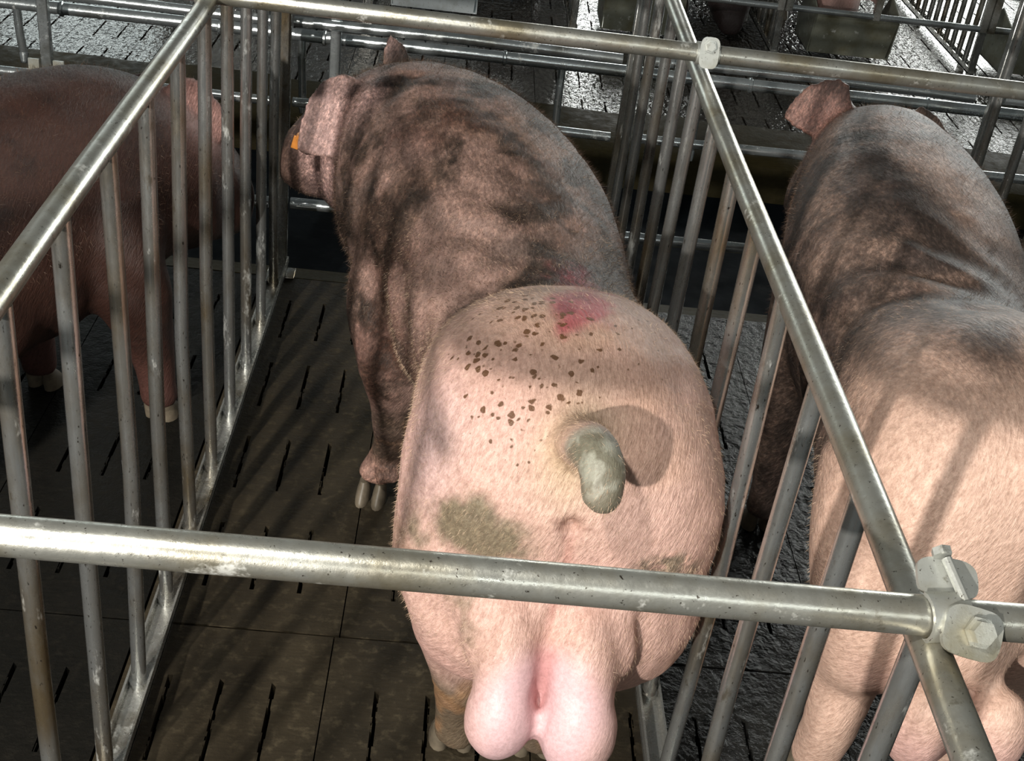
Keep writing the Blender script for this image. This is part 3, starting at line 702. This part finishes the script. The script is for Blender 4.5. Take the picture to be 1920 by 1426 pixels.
boar((1.40, 1.2, 0), 'brown and pink boar cut off by the right edge of the photo',
     [(1.335, .58, .60, 0, .07, .07, .08), (1.335, .60, .60, 0, .16, .14, .15), (1.335, .67, .60, 0, .215, .22, .20), (1.34, .78, .60, 0, .235, .262, .22), (1.345, .90, .60, 0, .235, .265, .23),
      (1.35, 1.02, .60, -2, .215, .23, .235), (1.36, 1.13, .60, -4, .20, .195, .25), (1.375, 1.27, .60, -3, .215, .205, .27), (1.39, 1.42, .60, -2, .235, .235, .28), (1.40, 1.58, .60, 0, .238, .255, .26),
      (1.41, 1.73, .61, 2, .215, .255, .22), (1.415, 1.87, .62, 4, .180, .24, .18), (1.42, 2.00, .61, 6, .150, .21, .16), (1.415, 2.10, .58, 12, .125, .175, .15), (1.40, 2.19, .53, 20, .095, .13, .12), (1.375, 2.27, .48, 26, .06, .08, .09), (1.365, 2.29, .46, 28, .05, .06, .06)],
     [[(1.235, .84, .64, .145), (1.225, .74, .50, .145), (1.21, .72, .38, .11), (1.20, .74, .27, .066), (1.195, .72, .18, .05), (1.195, .74, .05, .043)], [(1.45, .84, .64, .15), (1.46, .74, .48, .14), (1.45, .74, .32, .08), (1.44, .74, .18, .05), (1.44, .76, .05, .043)]],
     [[(1.26, 1.52, .58, .12), (1.225, 1.46, .44, .09), (1.215, 1.44, .28, .058), (1.22, 1.44, .12, .042), (1.22, 1.44, .05, .042)], [(1.54, 1.54, .58, .12), (1.56, 1.50, .40, .08), (1.56, 1.48, .24, .05), (1.56, 1.48, .05, .042)]],
     [((1.245, .535, .36), (.052, .056, .10)), ((1.352, .535, .35), (.055, .058, .105)), ((1.30, .62, .47), (.09, .08, .08))],
     [(1.335, .64, .76, .044), (1.34, .59, .79, .035), (1.35, .54, .80, .032), (1.36, .515, .77, .028), (1.36, .51, .75, .014)],
     [((1.37, 2.03, .80), (1.215, 2.06, .745), .075, (-.1, -.75, .55), .018, .14, .05), ((1.50, 2.04, .78), (1.63, 1.99, .68), .07, (.3, -.7, .5), .018, .15, .1)],
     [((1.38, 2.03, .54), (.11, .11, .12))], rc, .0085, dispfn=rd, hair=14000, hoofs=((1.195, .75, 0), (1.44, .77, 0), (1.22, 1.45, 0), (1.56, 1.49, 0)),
     prot_=lambda co: 1-.72*np.clip(gauss(co, (1.29, 2.04, .77), (.09, .06, .08))+gauss(co, (1.57, 2.01, .73), (.08, .07, .1)), 0, 1))
# left pen: reddish brown, standing aslant
def lc(co, nr):
    n1 = fbm(co, 5, 51, 4); n2 = fbm(co, 18, 52, 4); x, y, z = co.T
    col = np.tile(np.array((.036, .0155, .011)), (len(co), 1))
    col = lerp(col, (.070, .032, .023), sm(n1, .42, .65)*.7); col = lerp(col, (.022, .011, .009), sm(n2, .5, .7)*.6)
    col = lerp(col, (.52, .30, .27), np.clip(gauss(co, (-.09, 1.88, .68), (.09, .09, .10))*1.4, 0, 1)*.9)
    col = lerp(col, (.13, .06, .05), sm(.3-z, 0, .2)*.6)
    msk = np.stack([0*x, .35*sm(n2, .4, .6), 0*x], 1); return col, msk
def ld(co, nr):
    return .010*(fbm(co, 8, 61, 3)-.5)+.006*np.sin((co[:, 1]+co[:, 2]*.6)*48+5*fbm(co, 5, 62, 2))*np.exp(-((co[:, 2]-.42)/.14)**2)
boar((-.4, 1.6, 0), 'reddish brown boar behind the bars in the left pen', 
     [(-0.8, 0.62, 0.515, -18, 0.1, 0.1, 0.1), (-0.79, 0.68, 0.515, -18, 0.2, 0.2, 0.18), (-0.76, 0.8, 0.515, -18, 0.24, 0.26, 0.22), (-0.71, 0.98, 0.515, -18, 0.24, 0.26, 0.24), (-0.64, 1.18, 0.515, -20, 0.23, 0.255, 0.26), (-0.56, 1.38, 0.515, -22, 0.235, 0.255, 0.27), (-0.47, 1.56, 0.515, -26, 0.24, 0.265, 0.26), (-0.37, 1.7, 0.525, -34, 0.225, 0.265, 0.24), (-0.27, 1.8, 0.535, -42, 0.19, 0.245, 0.2), (-0.18, 1.88, 0.525, -46, 0.155, 0.2, 0.18), (-0.12, 1.96, 0.485, -50, 0.12, 0.16, 0.16), (-0.085, 2.03, 0.435, -40, 0.09, 0.12, 0.12), (-0.07, 2.1, 0.375, -30, 0.06, 0.08, 0.09), (-0.065, 2.12, 0.355, -30, 0.05, 0.05, 0.06)],
     [[(-.80, .80, .6, .13), (-.78, .80, .38, .09), (-.78, .84, .18, .05), (-.78, .84, .05, .043)], [(-.60, .85, .6, .13), (-.58, .85, .38, .09), (-.58, .89, .18, .05), (-.58, .89, .05, .043)]],
     [[(-.28, 1.62, .56, .135), (-.22, 1.60, .42, .105), (-.185, 1.62, .28, .066), (-.172, 1.645, .18, .052), (-.165, 1.65, .10, .045), (-.165, 1.655, .05, .044)], [(-.48, 1.70, .52, .11), (-.48, 1.72, .34, .07), (-.465, 1.73, .18, .048), (-.46, 1.735, .05, .042)]],
     [], None,
     [((-.17, 1.82, .73), (-.040, 1.90, .62), .068, (.3, -.8, .5), .018, .12, .0), ((-.28, 1.98, .70), (-.32, 2.08, .64), .06, (-.3, .5, .6), .018, .15, .1)],
     [((-.17, 1.88, .46), (.10, .11, .11))], lc, .009, dispfn=ld, hair=14000, hoofs=((-.165, 1.67, -15), (-.46, 1.75, -15), (-.78, .86, 0), (-.58, .9, 0)),
     prot_=lambda co: 1-.7*np.clip(gauss(co, (-.1, 1.87, .68), (.09, .08, .09)), 0, 1))
# boars across the alley, heads low, facing the alley
def oc(base, ear_c):
    def fn(co, nr):
        n1 = fbm(co, 6, 71, 3); x, y, z = co.T
        col = np.tile(np.array(base), (len(co), 1)); col = lerp(col, np.array(base)*.5, sm(n1, .45, .65)*.7)
        col = lerp(col, ear_c, np.clip(gauss(co, (co[:, 0].mean(), 5.22, .27), (.25, .09, .10))*1.3, 0, 1)*.9)
        return col, np.zeros((len(co), 3))
    return fn
def far_boar(cx, label, base, earc, y0=5.16, nz=.13):
    sp = [(cx, y0+1.65, .45, 180, .10, .1, .1), (cx, y0+1.55, .46, 180, .22, .25, .2), (cx, y0+1.3, .46, 180, .24, .28, .22), (cx, y0+.95, .46, 180, .23, .27, .25), (cx, y0+.65, .46, 180, .23, .27, .25),
          (cx, y0+.45, .44, 180, .20, .24, .20), (cx, y0+.32, .36, 180, .15, .19, .16), (cx, y0+.2, nz+.13, 180, .12, .15, .12), (cx, y0+.1, nz+.06, 180, .09, .11, .09), (cx, y0+.03, nz+.01, 180, .06, .07, .06), (cx, y0, nz, 180, .05, .05, .05)]
    def leg(x, y): return [(x, y, .4, .11), (x, y, .25, .065), (x, y, .05, .042)]
    boar((cx, y0+.8, 0), label, sp, [leg(cx-.14, y0+1.4), leg(cx+.14, y0+1.4)], [leg(cx-.15, y0+.6), leg(cx+.15, y0+.6)], [], None,
         [((cx-.11, y0+.22, nz+.24), (cx-.20, y0+.08, nz+.14), .06, (-.2, -.6, .6), .014, .1, .1), ((cx+.11, y0+.22, nz+.24), (cx+.20, y0+.08, nz+.14), .06, (.2, -.6, .6), .014, .1, .1)],
         [], oc(base, earc), .012, group='boars across the alley', hoofs=((cx-.14, y0+1.4, 180), (cx+.14, y0+1.4, 180), (cx-.15, y0+.6, 180), (cx+.15, y0+.6, 180)))
far_boar(1.66, 'dark boar lowering its snout across the alley, left of the mossy feeder', (.055, .038, .036), (.10, .06, .06), 5.03, .10)
far_boar(2.17, 'boar with pale pink ears feeding from the mossy square feeder across the alley', (.09, .06, .055), (.60, .38, .34), 5.06, .09)
far_boar(.62, 'brown boar standing beside the bright feeder across the alley', (.10, .06, .045), (.12, .07, .055), 5.4, .16)
